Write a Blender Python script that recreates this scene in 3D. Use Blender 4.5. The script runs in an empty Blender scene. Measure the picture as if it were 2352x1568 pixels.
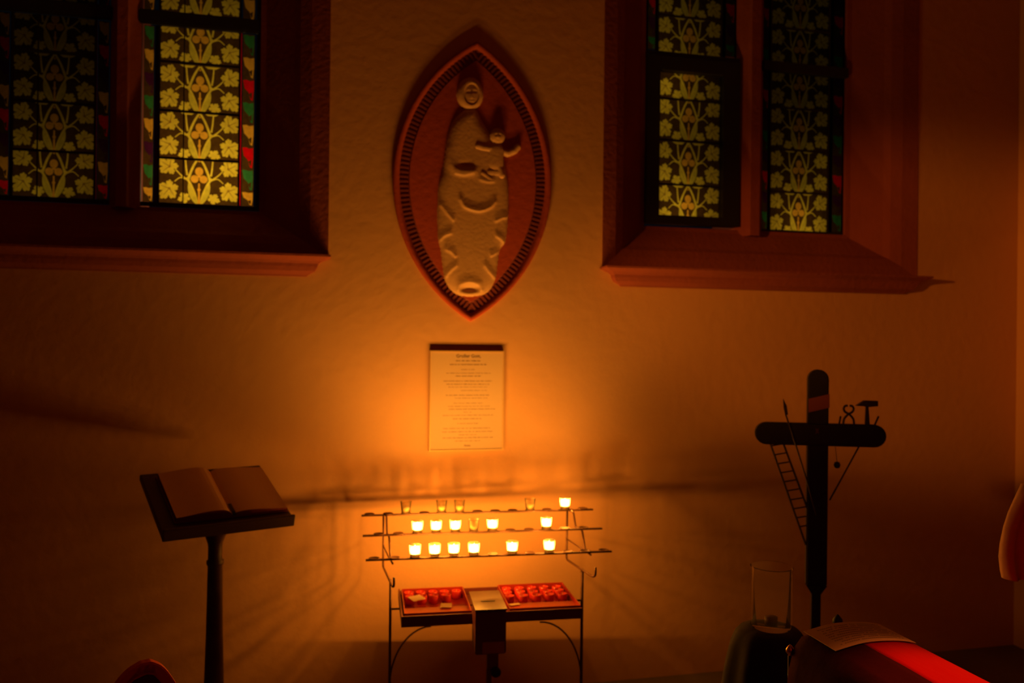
import bpy, bmesh, math, random
import numpy as np
from mathutils import Vector, Matrix
from mathutils.geometry import delaunay_2d_cdt
random.seed(7)
C = bpy.context.scene.collection
sc = bpy.context.scene

# ------------------------------------------------------------------ camera
F = 1850.0; YAW = math.radians(13.1); ROLL = 0.0105
CAM = Vector((0, 0, 1.6))
_r0 = Vector((math.cos(YAW), -math.sin(YAW), 0)); _f = Vector((math.sin(YAW), math.cos(YAW), 0)); _u0 = Vector((0, 0, 1))
_r = math.cos(ROLL)*_r0 + math.sin(ROLL)*_u0; _u = math.cos(ROLL)*_u0 - math.sin(ROLL)*_r0
cd = bpy.data.cameras.new('camera'); cam = bpy.data.objects.new('camera', cd); C.objects.link(cam)
cd.sensor_width = 36; cd.lens = F/2352*36; cd.clip_start = 0.05
M = Matrix((_r, _u, -_f)).transposed().to_4x4(); M.translation = CAM
cam.matrix_world = M
cd.dof.use_dof = True; cd.dof.focus_distance = 1.65; cd.dof.aperture_fstop = 3.8
sc.camera = cam
sc.view_settings.view_transform = 'Standard'; sc.view_settings.look = 'None'
sc.view_settings.gamma = 1; sc.view_settings.use_curve_mapping = False
sc.view_settings.exposure = 0.0
sc.cycles.use_denoising = True
sc.cycles.max_bounces = 8; sc.cycles.sample_clamp_indirect = 3.0
sc.cycles.transparent_max_bounces = 16

W = 3.6                                   # inner face of the church wall

# ------------------------------------------------------------------ world and lights
wd = bpy.data.worlds.new('night'); sc.world = wd; wd.use_nodes = True
wd.node_tree.nodes['Background'].inputs[0].default_value = (.02, .03, .05, 1)
wd.node_tree.nodes['Background'].inputs[1].default_value = 0.05
CANDLE_COL = (1.0, .40, .036)
CANDLE_W = 8.3

def lamp(name, kind, loc, energy, col, radius=.1, target=None, **kw):
    ld = bpy.data.lights.new(name, kind); ld.energy = energy; ld.color = col
    if kind in ('POINT', 'SPOT'): ld.shadow_soft_size = radius
    for k, v in kw.items(): setattr(ld, k, v)
    o = bpy.data.objects.new(name, ld); C.objects.link(o); o.location = loc
    if target is not None:
        o.rotation_euler = (Vector(target)-Vector(loc)).to_track_quat('-Z', 'Y').to_euler()
    return o

# nave lamp outside the frame, then two added fill lights
lamp('nave_lamp', 'SPOT', (-2.6, .9, 2.25), 370, (1.0, .32, .03), .10, (2.75, 3.6, 1.80), spot_size=math.radians(20), spot_blend=.8)
lamp('red_fill_light', 'POINT', (.6, -2.5, 3.4), 7, (1.0, .05, .01), .6)  # unseen red fill added to tint the dark zones
lamp('cloth_fill_spot', 'SPOT', (1.72, 1.0, 2.05), 80, (1.0, .22, .04), .04, (1.29, 1.25, .88), spot_size=math.radians(32), spot_blend=.6)  # unseen spot added to brighten the red cloth

# ------------------------------------------------------------------ helpers
def ray(px, py): return _f + _r*((px-1176)/F) - _u*((py-784)/F)
def onY(px, py, y=W):
    d = ray(px, py); return CAM + d*(y/d.y)
def onD(px, py, depth): return CAM + ray(px, py)*depth
def onP(px, py, o, n):
    d = ray(px, py); return CAM + d*((Vector(o)-CAM).dot(n)/d.dot(n))

MATS = {}
def mat(name, col, rough=.7, metal=0, noise=0, nscale=8, bump=0, bscale=60, coat=0, spec=.5, stretch=(1, 1, 1)):
    if name in MATS: return MATS[name]
    m = bpy.data.materials.new(name); m.use_nodes = True; nt = m.node_tree; b = nt.nodes['Principled BSDF']
    b.inputs['Base Color'].default_value = (*col, 1); b.inputs['Roughness'].default_value = rough
    b.inputs['Metallic'].default_value = metal; b.inputs['Specular IOR Level'].default_value = spec
    if coat: b.inputs['Coat Weight'].default_value = coat
    if noise or bump:
        tc = nt.nodes.new('ShaderNodeTexCoord'); mp = nt.nodes.new('ShaderNodeMapping')
        mp.inputs['Scale'].default_value = stretch
        nt.links.new(tc.outputs['Object'], mp.inputs[0])
    if noise:
        n = nt.nodes.new('ShaderNodeTexNoise'); n.inputs['Scale'].default_value = nscale; n.inputs['Detail'].default_value = 5
        mx = nt.nodes.new('ShaderNodeMix'); mx.data_type = 'RGBA'
        mx.inputs[6].default_value = (*[c*(1-noise) for c in col], 1); mx.inputs[7].default_value = (*[min(1, c*(1+noise)) for c in col], 1)
        nt.links.new(mp.outputs[0], n.inputs['Vector']); nt.links.new(n.outputs['Fac'], mx.inputs[0]); nt.links.new(mx.outputs[2], b.inputs['Base Color'])
    if bump:
        n2 = nt.nodes.new('ShaderNodeTexNoise'); n2.inputs['Scale'].default_value = bscale; n2.inputs['Detail'].default_value = 4
        bp = nt.nodes.new('ShaderNodeBump'); bp.inputs['Strength'].default_value = bump; bp.inputs['Distance'].default_value = .01
        nt.links.new(mp.outputs[0], n2.inputs['Vector']); nt.links.new(n2.outputs['Fac'], bp.inputs['Height']); nt.links.new(bp.outputs[0], b.inputs['Normal'])
    MATS[name] = m; return m
def trans(name, col, mix=0.0, spotty=0.0):
    """leaded window glass: light passes through it diffusely"""
    m = bpy.data.materials.new(name); m.use_nodes = True; nt = m.node_tree; nt.nodes.clear()
    out = nt.nodes.new('ShaderNodeOutputMaterial'); t = nt.nodes.new('ShaderNodeBsdfTranslucent'); t.inputs[0].default_value = (*col, 1)
    if spotty:
        tc = nt.nodes.new('ShaderNodeTexCoord'); n = nt.nodes.new('ShaderNodeTexNoise'); n.inputs['Scale'].default_value = 55; n.inputs['Detail'].default_value = 3
        mx = nt.nodes.new('ShaderNodeMix'); mx.data_type = 'RGBA'
        mx.inputs[6].default_value = (*[c*(1-spotty) for c in col], 1); mx.inputs[7].default_value = (*[min(1, c*(1+spotty)) for c in col], 1)
        nt.links.new(tc.outputs['Object'], n.inputs['Vector']); nt.links.new(n.outputs['Fac'], mx.inputs[0]); nt.links.new(mx.outputs[2], t.inputs[0])
    if mix:
        tr = nt.nodes.new('ShaderNodeBsdfTransparent'); ms = nt.nodes.new('ShaderNodeMixShader'); ms.inputs[0].default_value = mix
        nt.links.new(t.outputs[0], ms.inputs[1]); nt.links.new(tr.outputs[0], ms.inputs[2]); nt.links.new(ms.outputs[0], out.inputs[0])
    else: nt.links.new(t.outputs[0], out.inputs[0])
    MATS[name] = m; return m
def glassmat(name, col, transp=.6, rough=.05, edge=.35):
    """thin glass: mostly see-through, glossy and tinted towards the rim"""
    m = bpy.data.materials.new(name); m.use_nodes = True; nt = m.node_tree; nt.nodes.clear()
    out = nt.nodes.new('ShaderNodeOutputMaterial'); tr = nt.nodes.new('ShaderNodeBsdfTransparent'); tr.inputs[0].default_value = (*col, 1)
    g = nt.nodes.new('ShaderNodeBsdfGlossy'); g.inputs['Roughness'].default_value = rough
    tl = nt.nodes.new('ShaderNodeBsdfTranslucent'); tl.inputs[0].default_value = (*col, 1)
    lw = nt.nodes.new('ShaderNodeLayerWeight'); lw.inputs[0].default_value = edge
    m1 = nt.nodes.new('ShaderNodeMixShader'); m1.inputs[0].default_value = transp
    m2 = nt.nodes.new('ShaderNodeMixShader')
    nt.links.new(tl.outputs[0], m1.inputs[1]); nt.links.new(tr.outputs[0], m1.inputs[2])
    nt.links.new(lw.outputs['Fresnel'], m2.inputs[0]); nt.links.new(m1.outputs[0], m2.inputs[1]); nt.links.new(g.outputs[0], m2.inputs[2])
    nt.links.new(m2.outputs[0], out.inputs[0]); MATS[name] = m; return m
def emit(name, col, s):
    m = bpy.data.materials.new(name); m.use_nodes = True; nt = m.node_tree; nt.nodes.clear()
    out = nt.nodes.new('ShaderNodeOutputMaterial'); e = nt.nodes.new('ShaderNodeEmission'); e.inputs[0].default_value = (*col, 1); e.inputs[1].default_value = s
    nt.links.new(e.outputs[0], out.inputs[0]); MATS[name] = m; return m

def obj(name, me, mats=None, parent=None, smooth=False, loc=None):
    if isinstance(me, bmesh.types.BMesh):
        bm = me; me = bpy.data.meshes.new(name); bm.normal_update(); bm.to_mesh(me); bm.free()
    if mats is not None:
        for m in (mats if isinstance(mats, (list, tuple)) else [mats]): me.materials.append(m)
    if smooth:
        for p in me.polygons: p.use_smooth = True
    o = bpy.data.objects.new(name, me); C.objects.link(o)
    if parent is not None: o.parent = parent
    if loc is not None: o.location = loc
    return o
def tag(o, label=None, cat=None, group=None, kind=None):
    for k, v in (('label', label), ('category', cat), ('group', group), ('kind', kind)):
        if v: o[k] = v
    return o
def thing(name, label, cat, loc=(0, 0, 0), rz=0, group=None, kind=None):
    o = bpy.data.objects.new(name, None); C.objects.link(o); o.location = loc; o.rotation_euler = (0, 0, rz)
    o.empty_display_size = .05
    return tag(o, label, cat, group, kind)
def struct(name, bm, mats, parent=None, smooth=False):
    o = obj(name, bm, mats, parent, smooth)
    if parent is None: o['kind'] = 'structure'
    return o
def dup(root, loc=None, label=None):
    r = root.copy(); C.objects.link(r)
    if loc is not None: r.location = loc
    if label: r['label'] = label
    for ch in list(root.children):
        c = ch.copy(); C.objects.link(c); c.parent = r
        for g in list(ch.children):
            d = g.copy(); C.objects.link(d); d.parent = c
    return r

def box(bm, x0, x1, y0, y1, z0, z1, mi=0):
    v = [bm.verts.new(p) for p in ((x0, y0, z0), (x1, y0, z0), (x1, y1, z0), (x0, y1, z0), (x0, y0, z1), (x1, y0, z1), (x1, y1, z1), (x0, y1, z1))]
    for f in ((3, 2, 1, 0), (4, 5, 6, 7), (0, 1, 5, 4), (1, 2, 6, 5), (2, 3, 7, 6), (3, 0, 4, 7)):
        bm.faces.new([v[i] for i in f]).material_index = mi
    return v
def bevbox(x0, x1, y0, y1, z0, z1, b=.004, seg=2):
    bm = bmesh.new(); box(bm, x0, x1, y0, y1, z0, z1)
    bmesh.ops.bevel(bm, geom=bm.edges[:], offset=b, segments=seg, affect='EDGES', profile=.5)
    return bm
def loft(bm, rings, cap=True, mi=0, closed=True):
    vs = [[bm.verts.new(p) for p in r] for r in rings]
    n = len(vs[0])
    for a, b in zip(vs, vs[1:]):
        for i in range(n if closed else n-1):
            j = (i+1) % n
            bm.faces.new((a[i], a[j], b[j], b[i])).material_index = mi
    if cap:
        bm.faces.new(vs[0][::-1]).material_index = mi; bm.faces.new(vs[-1]).material_index = mi
    return vs
def lathe(bm, prof, n=24, c=(0, 0, 0), mi=0, cap=True):
    rings = [[(c[0]+r*math.cos(2*math.pi*i/n), c[1]+r*math.sin(2*math.pi*i/n), c[2]+z) for i in range(n)] for r, z in prof]
    loft(bm, rings, cap, mi)
def tube(bm, pts, rad, n=8, mi=0):
    pts = [Vector(p) for p in pts]; rings = []; up = None
    rads = rad if isinstance(rad, (list, tuple)) else [rad]*len(pts)
    for i, p in enumerate(pts):
        t = (pts[min(i+1, len(pts)-1)]-pts[max(i-1, 0)]).normalized()
        if up is None: up = Vector((0, 0, 1)) if abs(t.z) < .9 else Vector((1, 0, 0))
        a = t.cross(up).normalized(); b = a.cross(t).normalized(); up = b
        rings.append([p+(a*math.cos(2*math.pi*k/n)+b*math.sin(2*math.pi*k/n))*rads[i] for k in range(n)])
    loft(bm, rings)
def smoothpath(pts, n=6):
    pts = [Vector(p) for p in pts]; out = []
    for i in range(len(pts)-1):
        p0 = pts[max(i-1, 0)]; p1 = pts[i]; p2 = pts[i+1]; p3 = pts[min(i+2, len(pts)-1)]
        for k in range(n):
            t = k/n
            out.append(.5*((2*p1)+(p2-p0)*t+(2*p0-5*p1+4*p2-p3)*t*t+(3*p1-p0-3*p2+p3)*t**3))
    return out+[pts[-1]]
def prism(bm, poly, z0, z1, axis='y', mi=0):
    """poly of (a, b) extruded: axis y -> (a, y, b); axis z -> (a, b, z)"""
    f = {'y': lambda a, b, h: (a, h, b), 'z': lambda a, b, h: (a, b, h), 'x': lambda a, b, h: (h, a, b)}[axis]
    loft(bm, [[f(a, b, z0) for a, b in poly], [f(a, b, z1) for a, b in poly]], True, mi)
def fix(bm): bmesh.ops.recalc_face_normals(bm, faces=bm.faces[:]); return bm

# ------------------------------------------------------------------ materials
m_plaster = mat('plaster', (.70, .375, .19), .95, noise=.09, nscale=1.6, bump=.25, bscale=22, spec=.1)
m_floor = mat('stone_floor', (.16, .12, .09), .6, noise=.3, nscale=3, bump=.2)
m_ceil = mat('vault', (.45, .36, .26), .95)
m_sand = mat('sandstone', (.30, .075, .055), .9, noise=.2, nscale=5, bump=.35, bscale=45, spec=.15)
m_iron = mat('black_iron', (.012, .010, .010), .6)
m_steel = mat('rack_metal', (.11, .045, .03), .45, metal=.5)
m_wood = mat('dark_wood', (.045, .014, .010), .5, noise=.35, nscale=6, stretch=(1, 1, 8), bump=.15)
m_black = mat('blackened_wood', (.016, .012, .012), .5, noise=.3, nscale=9, bump=.2, bscale=25)
m_tool = mat('tool_metal', (.05, .03, .028), .45, metal=.4)
m_page = mat('paper', (.86, .62, .40), .9, noise=.04, nscale=20, spec=.1)
m_ink = mat('ink', (.10, .05, .03), .9)
m_cover = mat('maroon_cover', (.16, .012, .012), .5)
m_terra = mat('terracotta', (.44, .072, .035), .75, noise=.12, nscale=7, bump=.25, bscale=40, spec=.2)
m_terra2 = mat('terracotta_dark', (.24, .04, .03), .8, noise=.2, nscale=9)
m_relief = mat('relief_clay', (.66, .38, .22), .55, noise=.10, nscale=12, bump=.2, bscale=70, spec=.35)
m_brass = mat('brass', (.8, .45, .14), .25, metal=1)
m_gold = mat('gilt_frame', (.80, .50, .24), .4, metal=.4)
m_redpl = mat('red_plastic', (.42, .03, .018), .3, spec=.5)
m_redcup = mat('red_cup', (.85, .05, .04), .2, spec=.6)
m_wax = mat('wax', (.85, .75, .6), .5)
m_wick = mat('wick', (.02, .02, .02), .9)
m_boxdk = mat('coin_box_paint', (.16, .03, .03), .5)
m_boxtop = mat('coin_box_lid', (.09, .035, .015), .5, metal=.1)
m_cloth = mat('red_cloth', (.50, .005, .006), .42, bump=.6, bscale=18, spec=.12, stretch=(1, .25, 1))
m_dkcloth = mat('dark_cloth', (.018, .007, .007), .9, bump=.4, bscale=14)
m_pale = mat('pale_cloth', (.75, .42, .30), .85, bump=.3, bscale=20)
m_chair = mat('chair_red_wood', (.85, .09, .02), .4)
m_glass = glassmat('clear_glass', (.99, .97, .94), .985, .04, .04)
m_cup = glassmat('candle_glass', (1.0, .94, .82), .74, .05, .2)
m_flame = emit('flame', (1.0, .62, .16), 260)

# ------------------------------------------------------------------ room shell
XL, XR, YB, ZT = -6.0, onY(2337, 600).x, -7.0, 5.6
bm = bmesh.new(); box(bm, XL-.3, XR+.3, YB-.3, W+.55, -.2, 0); struct('floor', bm, m_floor)
bm = bmesh.new(); box(bm, XL-.3, XR+.3, YB-.3, W+.55, ZT, ZT+.2); struct('ceiling', bm, m_ceil)
bm = bmesh.new(); box(bm, XR, XR+.3, YB, W, 0, ZT); struct('wall_right', bm, m_plaster)
bm = bmesh.new(); box(bm, XL-.3, XL, YB, W, 0, ZT); struct('wall_left', bm, m_plaster)
bm = bmesh.new(); box(bm, XL, XR, YB-.3, YB, 0, ZT); struct('wall_rear', bm, m_plaster)

# windows: outer opening on the wall face
TOP = 4.3
L1 = onY(757, 300).x; LZ = (onY(400, 582).z + onY(740, 590).z)/2
L0 = L1 - 1.62
R0, R1 = onY(1386, 300).x, onY(2108, 320).x
RZ = (onY(1430, 612).z + onY(2110, 644).z)/2
T = .5                                   # wall thickness
bm = bmesh.new()
for a, b, z0, z1 in ((XL, L0, 0, ZT), (L0, L1, 0, LZ), (L0, L1, TOP, ZT), (L1, R0, 0, ZT), (R0, R1, 0, RZ), (R0, R1, TOP, ZT), (R1, XR+.3, 0, ZT)):
    box(bm, a, b, W, W+T, z0, z1)
struct('wall_front', bm, m_plaster)

# ---- glass pattern of one cell: u 0..1 across, v 0..h up (h = cell height / width)
def ribbon(pts, w):
    pts = smoothpath([(a, b, 0) for a, b in pts], 4); L, Rr = [], []
    for i, p in enumerate(pts):
        t = (pts[min(i+1, len(pts)-1)]-pts[max(i-1, 0)]).normalized(); n = Vector((-t.y, t.x, 0))
        ww = (w[0]+(w[1]-w[0])*i/(len(pts)-1))/2 if isinstance(w, tuple) else w/2
        L.append((p.x+n.x*ww, p.y+n.y*ww)); Rr.append((p.x-n.x*ww, p.y-n.y*ww))
    return L+Rr[::-1]
def blade(a, b, w, bend=0):
    a = Vector(a); b = Vector(b); t = (b-a); n = Vector((-t.y, t.x)).normalized(); L, Rr = [], []
    for i in range(9):
        s = i/8; c = a+t*s+n*bend*math.sin(math.pi*s); ww = w*math.sin(math.pi*min(1, .12+.88*s))**.8/2+.004
        L.append(tuple(c+n*ww)); Rr.append(tuple(c-n*ww))
    return L+Rr[::-1]
def leaf(cx, cy, R, ang, asp=.92, lobes=5):
    out = []
    for i in range(60):
        th = 2*math.pi*i/60
        r = R*(.52+.40*abs(math.cos(lobes/2*th))**.8+.13*abs(math.cos(lobes*1.5*th)))*(1+.20*math.cos(th))
        x, y = r*math.cos(th), r*math.sin(th)*asp
        out.append((cx+x*math.cos(ang)-y*math.sin(ang), cy+x*math.sin(ang)+y*math.cos(ang)))
    return out
def circ(cx, cy, r, n=16, sy=1): return [(cx+r*math.cos(2*math.pi*i/n), cy+sy*r*math.sin(2*math.pi*i/n)) for i in range(n)]
def motif(h):
    k = h/.62; S = []                     # (material, polygon), later ones on top
    Y = lambda v: v*k
    for s in (0, 1):
        m = (lambda u: 1-u) if s else (lambda u: u)
        def P(poly): return [(m(a), b) for a, b in poly]
        S.append((1, P(leaf(.125, Y(.475), .135, math.radians(150)))))
        S.append((1, P(leaf(.125, Y(.185), .140, math.radians(232)))))
        S.append((1, P(leaf(.325, Y(.075), .080, math.radians(200)))))
        S.append((1, P(ribbon([(.20, Y(.44)), (.27, Y(.37)), (.35, Y(.31))], (.014, .024)))))
        S.append((1, P(ribbon([(.19, Y(.28)), (.26, Y(.335)), (.33, Y(.32))], (.012, .020)))))
        S.append((1, P(ribbon([(.495, Y(.61)), (.43, Y(.50)), (.375, Y(.36)), (.36, Y(.30))], (.026, .036)))))
        S.append((1, P(ribbon([(.325, Y(.60)), (.335, Y(.47)), (.35, Y(.37))], (.018, .026)))))
        S.append((1, P([(.24, Y(.615)), (.44, Y(.615)), (.40, Y(.585)), (.30, Y(.585))])))
        S.append((1, P(ribbon([(.34, Y(.34)), (.40, Y(.24)), (.455, Y(.10)), (.475, Y(.0))], (.03, .034)))))
        S.append((3, P(blade((.465, Y(.01)), (.365, Y(.27)), .062, .012))))
        for cx, cy, R_, an in ((.125, .475, .135, 150), (.125, .185, .140, 232)):
            for da in (-72, 0, 72):
                t_ = math.radians(an+da); e = (cx+R_*.8*math.cos(t_), Y(cy)+R_*.8*math.sin(t_))
                S.append((4, P(ribbon([(cx-.02*math.cos(t_), Y(cy)-.02*math.sin(t_)), ((cx+e[0])/2, (Y(cy)+e[1])/2), e], (.010, .004)))))
    S.append((2, ribbon([(.5, Y(.27)), (.5, Y(.12)), (.5, Y(.0))], (.020, .030))))
    S.append((2, circ(.5, Y(.425), .052, sy=1.15))); S.append((2, circ(.443, Y(.325), .052))); S.append((2, circ(.557, Y(.325), .052)))
    S.append((2, circ(.5, Y(.35), .03))); S.append((4, circ(.5, Y(.335), .012, 8))); S.append((2, circ(.5, Y(.185), .022, 10)))
    S.append((2, circ(.5, Y(.56), .013, 8)))
    return S
def clip(poly, lo, hi, ax):
    def half(pl, c, sgn):
        out = []
        for i, p in enumerate(pl):
            q = pl[(i+1) % len(pl)]; dp = sgn*(p[ax]-c); dq = sgn*(q[ax]-c)
            if dp >= 0: out.append(p)
            if dp*dq < 0:
                t = dp/(dp-dq); out.append((p[0]+(q[0]-p[0])*t, p[1]+(q[1]-p[1])*t))
        return out
    return half(half(poly, lo, 1), hi, -1) if poly else poly
def planar(rect, shapes):
    """flat partition of rect (u0,u1,v0,v1) by the shapes; returns (verts, faces, material per face)"""
    u0, u1, v0, v1 = rect
    polys = [[(u0, v0), (u1, v0), (u1, v1), (u0, v1)]]; ms = [0]
    for mi, p in shapes:
        p = clip(clip(p, u0+.002, u1-.002, 0), v0+.002, v1-.002, 1)
        if len(p) >= 3:
            if sum(p[i][0]*p[(i+1) % len(p)][1]-p[(i+1) % len(p)][0]*p[i][1] for i in range(len(p))) < 0: p = p[::-1]
            polys.append(p); ms.append(mi)
    vs = []; fs = []
    for p in polys:
        fs.append(list(range(len(vs), len(vs)+len(p)))); vs += [Vector(q) for q in p]
    ov, oe, of, _, _, orig = delaunay_2d_cdt(vs, [], fs, 0, 1e-6)
    mm = [ms[max(o)] if o else 0 for o in orig]
    return ov, of, mm
SHAPES = {}
def glazing(bm, x0, x1, zs, y, full):
    """zs: cell boundaries from the bottom; full: full cell height"""
    w = x1-x0; h = full/w
    for i in range(len(zs)-1):
        a, b = zs[i], zs[i+1]
        cut = (b-a)/w
        # bottom cell of window keeps its upper part, any other short cell keeps its lower part
        off = h-cut if (i == 0 and cut < h*.9) else 0.0
        key = (round(h, 3), round(off, 3), round(cut, 3))
        if key not in SHAPES:
            SHAPES[key] = planar((0, 1, off, off+cut), motif(h))
        ov, of, mm = SHAPES[key]
        vv = [bm.verts.new((x0+p.x*w, y, a+(p.y-off)*w)) for p in ov]
        for f, mi in zip(of, mm):
            try: bm.faces.new([vv[q] for q in f][::-1]).material_index = mi
            except ValueError: pass
G = [trans('glass_ground', (.085, .042, .006), spotty=.5), trans('glass_leaf', (.88, .62, .045), spotty=.35),
     trans('glass_flower', (.84, .42, .03), spotty=.3), trans('glass_blade', (.66, .54, .04), spotty=.35),
     trans('glass_vein', (.3, .15, .02)), trans('glass_red', (.75, .004, .004), spotty=.3), trans('glass_green', (.04, .21, .045), spotty=.4),
     trans('glass_violet', (.07, .01, .05), spotty=.3)]

def borderstrip(bm, x0, x1, zt, zb, pitch, cols, y, flip):
    z = zt; i = 0
    # dark ground with one tapering petal per field
    while z > zb+.01:
        z2 = max(zb, z-pitch); w = x1-x0; hh = z-z2
        c = cols[i % len(cols)]
        def m(u): return 1-u if flip else u
        pet = [(m(.04), .96), (m(.35), 1.0-.02), (m(.6), .93), (m(.96), .97), (m(.97), .55), (m(.88), .06), (m(.70), .10), (m(.52), .42), (m(.18), .60)]
        eye = [(m(.55), .36), (m(.82), .44), (m(.80), .18), (m(.72), .16)]
        sh = [(c, [(a, b*1.0) for a, b in pet]), (0, eye)]
        ov, of, mm = planar((0, 1, 0, 1), sh)
        vv = [bm.verts.new((x0+p.x*w, y, z2+p.y*hh)) for p in ov]
        for f, mi in zip(of, mm):
            try: bm.faces.new([vv[q] for q in f][::-1]).material_index = mi
            except ValueError: pass
        z = z2; i += 1

YG = W + .17                               # plane of the glass
def X(px, py): return onY(px, py, YG).x
def Z(px, py): return onY(px, py, YG).z
def hbar(bm, x0, x1, z, t, y0=YG-.010, y1=YG-.001): box(bm, x0, x1, y0, y1, z-t/2, z+t/2)

def surround(name, x0, x1, z0, ix0, ix1, iz0, lab):
    """sandstone splay and sloping sill between wall face and glass plane, with frame strip of stone around the glass"""
    root = thing(name, lab, None, ((x0+x1)/2, W, z0), kind='structure')
    p = Vector(root.location)
    bm = bmesh.new(); prof = [(0, W-.004), (.26, W+.012), (.42, W+.035), (.50, W+.06), (.92, W+.145), (1.0, W+.15), (1.0, W+.24)]
    rings = []
    for s, y in prof:
        a, b, c = x0+(ix0-x0)*s, x1+(ix1-x1)*s, z0+(iz0-z0)*s
        rings.append([(a, y, TOP), (a, y, c), (b, y, c), (b, y, TOP)])
    loft(bm, [[tuple(Vector(q)-p) for q in r] for r in rings], False, closed=False)
    # wall-side return so that the stone has a body
    r0 = [(x0, W+.3, TOP), (x0, W+.3, z0), (x1, W+.3, z0), (x1, W+.3, TOP)]
    loft(bm, [[tuple(Vector(q)-p) for q in r0], [tuple(Vector(q)-p) for q in rings[0]]], False, closed=False)
    fix(bm); obj('stone_surround', bm, m_sand, root)
    return root, p

def child(name, bm, m, root, smooth=False):
    """mesh given in world coordinates, moved under its root"""
    mw = Matrix.Rotation(-root.rotation_euler[2], 4, 'Z') @ Matrix.Translation(-Vector(root.location))
    if isinstance(bm, bmesh.types.BMesh): bm.transform(mw)
    return obj(name, bm, m, root, smooth)

# -------- window 1 (left)
ax0, ax1 = X(30, 300), X(217, 300); bx0, bx1 = X(367, 300), X(548, 300)
zA = [Z(120, 455), Z(120, 348), Z(120, 236), Z(128, 120), Z(130, 38)]
zB = [Z(455, 466), Z(455, 367), Z(460, 259), Z(462, 149), Z(465, 58)]
zAb = (zA[0]+zB[0])/2
full = zB[2]-zB[1]
zrow = [zAb]+[(a+b)/2 for a, b in zip(zA[1:4], zB[1:4])]
zbar = (Z(130, 30)+Z(470, 46))/2
w1, p1 = surround('window_1', L0, L1, LZ, X(-150, 300), X(598, 300), (Z(120, 468)+Z(450, 480))/2, None)
for (x0, x1, nm) in ((ax0, ax1, 'left'), (bx0, bx1, 'right')):
    bm = bmesh.new()
    rows = zrow+[zbar-.028]
    glazing(bm, x0, x1, rows, YG, full)
    up = [zbar+.028+full*k for k in range(0, 9)]; up[0] = zbar+.028
    up = [zbar+.028, zbar+.028+full*.9]+[zbar+.028+full*(.9+k) for k in range(1, 6)]
    glazing(bm, x0, x1, up, YG, full)
    child('leaded_light', bm, G, w1)
    bm = bmesh.new()
    for z in rows[1:-1]+up[1:-1]: hbar(bm, x0-.004, x1+.004, z, .009)
    for x in (x0-.003, x1+.003, x0+(x1-x0)*.30): 
        box(bm, x-.004 if x in (x0-.003, x1+.003) else x-.002, x+.004 if x in (x0-.003, x1+.003) else x+.002, YG-.008, YG-.001, rows[0], up[-1])
    child('lead_came', bm, m_iron, w1)
    for side in (0, 1):
        if nm == 'right':
            s0, s1 = (X(556, 300), X(583, 300)) if side else (X(329, 300), X(352, 300))
        else:
            s0, s1 = (X(224, 300), X(249, 300)) if side else (X(-5, 300), X(20, 300))
        bm = bmesh.new(); cols = [6, 2, 5] if side else [6, 2, 7]
        if nm == 'left': cols = [2, 5, 7]
        pitch = full*.483
        borderstrip(bm, s0, s1, rows[-1]-.003, rows[0], pitch, cols, YG, False)
        borderstrip(bm, s0, s1, up[0]+pitch*8, up[0], pitch, cols, YG, False)
        t0, t1 = (x1+.006, s0-.003) if side else (s1+.003, x0-.006)
        box(bm, t0+(t1-t0)*.15, t1-(t1-t0)*.15, YG-.0005, YG, rows[0], rows[-1], 5 if side else 7)
        child('glass_border', bm, G, w1)
    bm = bmesh.new()
    lo, hi = (X(-8, 300), X(252, 300)) if nm == 'left' else (X(325, 300), X(588, 300))
    box(bm, lo-.012, hi+.012, YG-.03, YG-.006, zbar-.03, zbar+.03)
    bmesh.ops.bevel(bm, geom=bm.edges[:], offset=.006, segments=2, affect='EDGES')
    child('saddle_bar', bm, m_iron, w1)
    bm = bmesh.new(); box(bm, lo-.03, hi+.03, YG+.002, YG+.004, rows[0]-.02, rows[0]); box(bm, lo-.03, lo, YG-.004, YG+.004, rows[0], TOP); box(bm, hi, hi+.03, YG-.004, YG+.004, rows[0], TOP)
    for a, b in ((lo, X(-5, 300) if nm == 'left' else X(329, 300)),): pass
    child('lead_edge', bm, m_iron, w1)
def mullion(root, xa, xb, z0):
    bm = bmesh.new(); c = (xa+xb)/2; h = (xb-xa)/2
    prof = [(-h*.6, YG+.30), (-h, YG+.02), (-h, YG-.01), (-h*.72, YG-.03), (-h*.40, YG-.05), (-h*.34, YG-.075), (h*.34, YG-.075), (h*.40, YG-.05), (h*.72, YG-.03), (h, YG-.01), (h, YG+.02), (h*.6, YG+.30)]
    loft(bm, [[(c+a, b, z0) for a, b in prof], [(c+a, b, TOP) for a, b in prof]]); fix(bm)
    child('mullion', bm, m_sand, root)
mullion(w1, X(254, 300), X(324, 300), (Z(290, 480)))
# outside far left light edge stone
def moulding(name, x0, x1, z0, z1, root, m=m_sand, over=.045, ins=.075):
    bm = bmesh.new(); H = z0-z1
    prof = [(0, 0), (0, -.10), (.12, -.16), (.40, -.28), (.52, -.40), (.56, -.55), (.66, -.75), (.95, -.92), (1.0, -1.0)]
    rings = [[(x0-over*.0+over*0, W+.002, z0), (x1, W+.002, z0), (x1, W-.002, z0), (x0, W-.002, z0)]]
    rings = []
    for s, z in prof:
        i = ins*s; d = .088*(1-s)+.012
        rings.append([(x0-over+i, W+.01, z0+z*H), (x1+over-i, W+.01, z0+z*H), (x1+over-i, W-d, z0+z*H), (x0-over+i, W-d, z0+z*H)])
    loft(bm, rings); fix(bm)
    return child(name, bm, m, root)
moulding('sill_moulding', L0, L1-.01, LZ+.004, (onY(640, 631, W-.03).z+onY(300, 625, W-.03).z)/2, w1, over=.02, ins=.10)

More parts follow.
